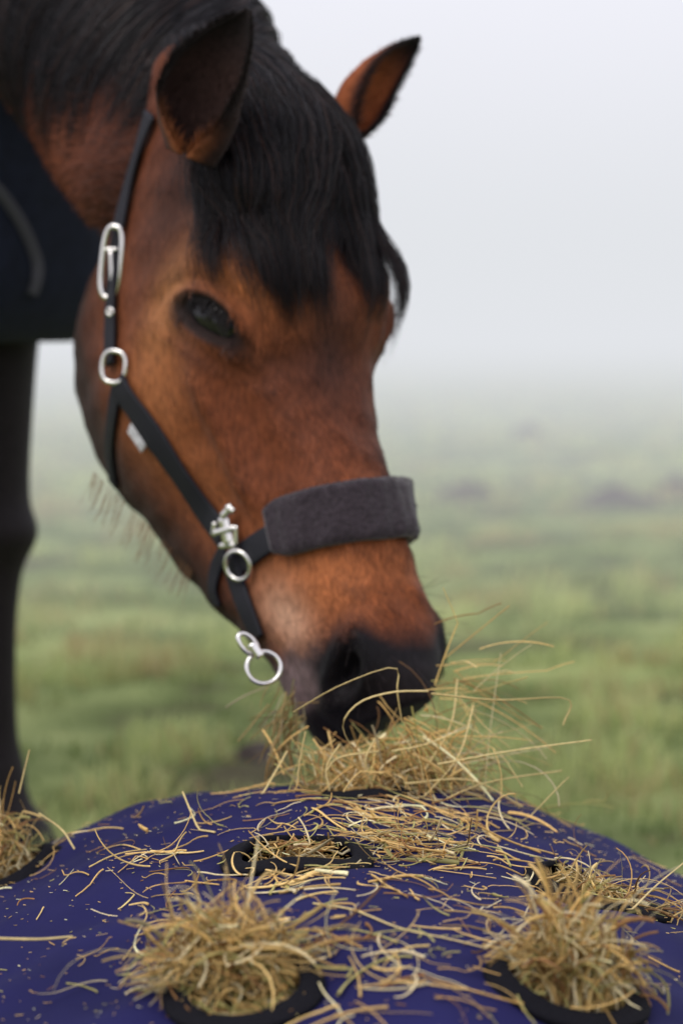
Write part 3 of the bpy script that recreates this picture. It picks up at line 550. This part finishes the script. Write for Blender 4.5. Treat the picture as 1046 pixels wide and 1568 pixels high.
K=[[(450,1090,1.98),(520,1050,1.95),(603,1022,1.95),(608,1060,1.95),(615,1105,1.97)],[(655,1058,1.96),(600,1060,1.94),(550,1076,1.94),(525,1110,1.95),(541,1150,1.98)],
[(660,1062,2.0),(760,1072,2.0),(868,1070,2.02),(862,1110,2.03)],[(670,1170,2.0),(780,1150,2.0),(905,1133,1.98)],[(690,1120,2.05),(760,1150,2.05),(800,1205,2.03)],[(680,1020,2.08),(710,1012,2.07),(730,1022,2.06)],
[(760,1030,2.1),(775,1027,2.1),(790,1031,2.1)],[(960,1400,1.78),(1005,1355,1.85),(1060,1310,1.9)],[(455,1200,2.0),(460,1160,2.0),(468,1120,2.0)],[(400,1220,2.0),(420,1185,2.02),(440,1150,2.04)],
[(30,1215,2.0),(38,1180,2.0),(46,1148,2.0)],[(60,1245,2.0),(95,1270,2.0),(115,1300,1.98)],[(330,1320,1.9),(300,1260,1.92),(280,1212,1.95)],[(730,1260,2.0),(780,1275,2.0),(870,1190,2.02)],[(700,1065,2.05),(740,1110,2.05),(780,1145,2.05)],
[(480,1450,1.62),(600,1480,1.58),(745,1498,1.56)],[(0,1437,1.6),(60,1438,1.6),(112,1434,1.6)],[(640,1230,2.0),(700,1160,2.02),(725,1080,2.05)],[(650,1240,2.0),(740,1200,2.02),(860,1180,2.04)],[(620,1200,2.0),(720,1195,2.02),(800,1235,2.04)],
[(600,1150,2.0),(650,1140,2.0),(700,1120,2.02)],[(500,1180,2.0),(520,1160,2.0),(580,1150,2.0)],[(650,1180,2.02),(690,1110,2.05),(700,1040,2.08)],
[(575,1130,1.99),(560,1165,1.99),(570,1205,2.0)],[(520,1140,2.0),(500,1175,2.0),(505,1210,2.0)],[(610,1120,2.0),(640,1160,2.0),(650,1200,2.0)]]
P=np.array([catmull([W(*q) for q in k_],14) for k_ in K]); h=hp(P[...,0],P[...,1])+.002; P[...,2]=np.maximum(P[...,2],h)
strands('hay_stalks',P,.0011*np.linspace(1,.7,14)[None],np.tile(np.array([.78,.62,.28]),(len(K),1)),haym,sides=5,flat=.5)

# ================= FOG, SKY, LIGHT =================
m=bpy.data.materials.new('fog'); m.use_nodes=True; nt=m.node_tree; nt.nodes.clear(); out=nt.nodes.new('ShaderNodeOutputMaterial'); va=nt.nodes.new('ShaderNodeVolumeAbsorption'); em=nt.nodes.new('ShaderNodeEmission'); ad=nt.nodes.new('ShaderNodeAddShader')
D=.080; va.inputs['Color'].default_value=(0,0,0,1); va.inputs['Density'].default_value=D; em.inputs['Color'].default_value=(.765,.785,.82,1); em.inputs['Strength'].default_value=D  # emission stands in for daylight scattered by the fog
nt.links.new(va.outputs[0],ad.inputs[0]); nt.links.new(em.outputs[0],ad.inputs[1]); nt.links.new(ad.outputs[0],out.inputs['Volume'])
x0,x1,y0,y1,z0,z1=-300,300,4.8,450,-2,2.8
V=[(x,y,z) for x in (x0,x1) for y in (y0,y1) for z in (z0,z1)]
mesh_obj('fog',V,[[0,1,3,2],[4,6,7,5],[0,4,5,1],[2,3,7,6],[0,2,6,4],[1,5,7,3]],m,smooth=False)
wd=bpy.data.worlds.new('World'); scene.world=wd; wd.use_nodes=True; nt=wd.node_tree; bg=nt.nodes['Background']
sky=nt.nodes.new('ShaderNodeTexSky'); sky.sky_type='NISHITA'; sky.sun_disc=False; sky.sun_elevation=math.radians(48); sky.sun_rotation=math.radians(215); sky.dust_density=4
hs_=nt.nodes.new('ShaderNodeHueSaturation'); hs_.inputs['Saturation'].default_value=.25; nt.links.new(sky.outputs[0],hs_.inputs['Color'])
mx=nt.nodes.new('ShaderNodeMix'); mx.data_type='RGBA'; mx.inputs[0].default_value=.85; nt.links.new(hs_.outputs[0],mx.inputs[6]); mx.inputs[7].default_value=(11.4,11.2,12.6,1)
nt.links.new(mx.outputs[2],bg.inputs['Color']); bg.inputs['Strength'].default_value=.1
sl=bpy.data.lights.new('sun','SUN'); sl.energy=1.3; sl.angle=math.radians(30); sl.color=(1,.95,.88); so=bpy.data.objects.new('sun',sl); scene.collection.objects.link(so)
sdir=Vector((-.50,-.55,.80)); so.rotation_euler=sdir.to_track_quat('Z','Y').to_euler()
cd=bpy.data.cameras.new('camera'); cam=bpy.data.objects.new('camera',cd); scene.collection.objects.link(cam); cam.location=CAM.tolist(); cam.rotation_euler=(math.pi/2-TAU,0,0)
cd.sensor_fit='VERTICAL'; cd.sensor_height=36; cd.lens=85; cd.clip_end=2000; cd.clip_start=.05; cd.dof.use_dof=True; cd.dof.focus_distance=1.80; cd.dof.aperture_fstop=4.5
scene.camera=cam
scene.view_settings.view_transform='Standard'; scene.view_settings.look='None'; scene.view_settings.exposure=0
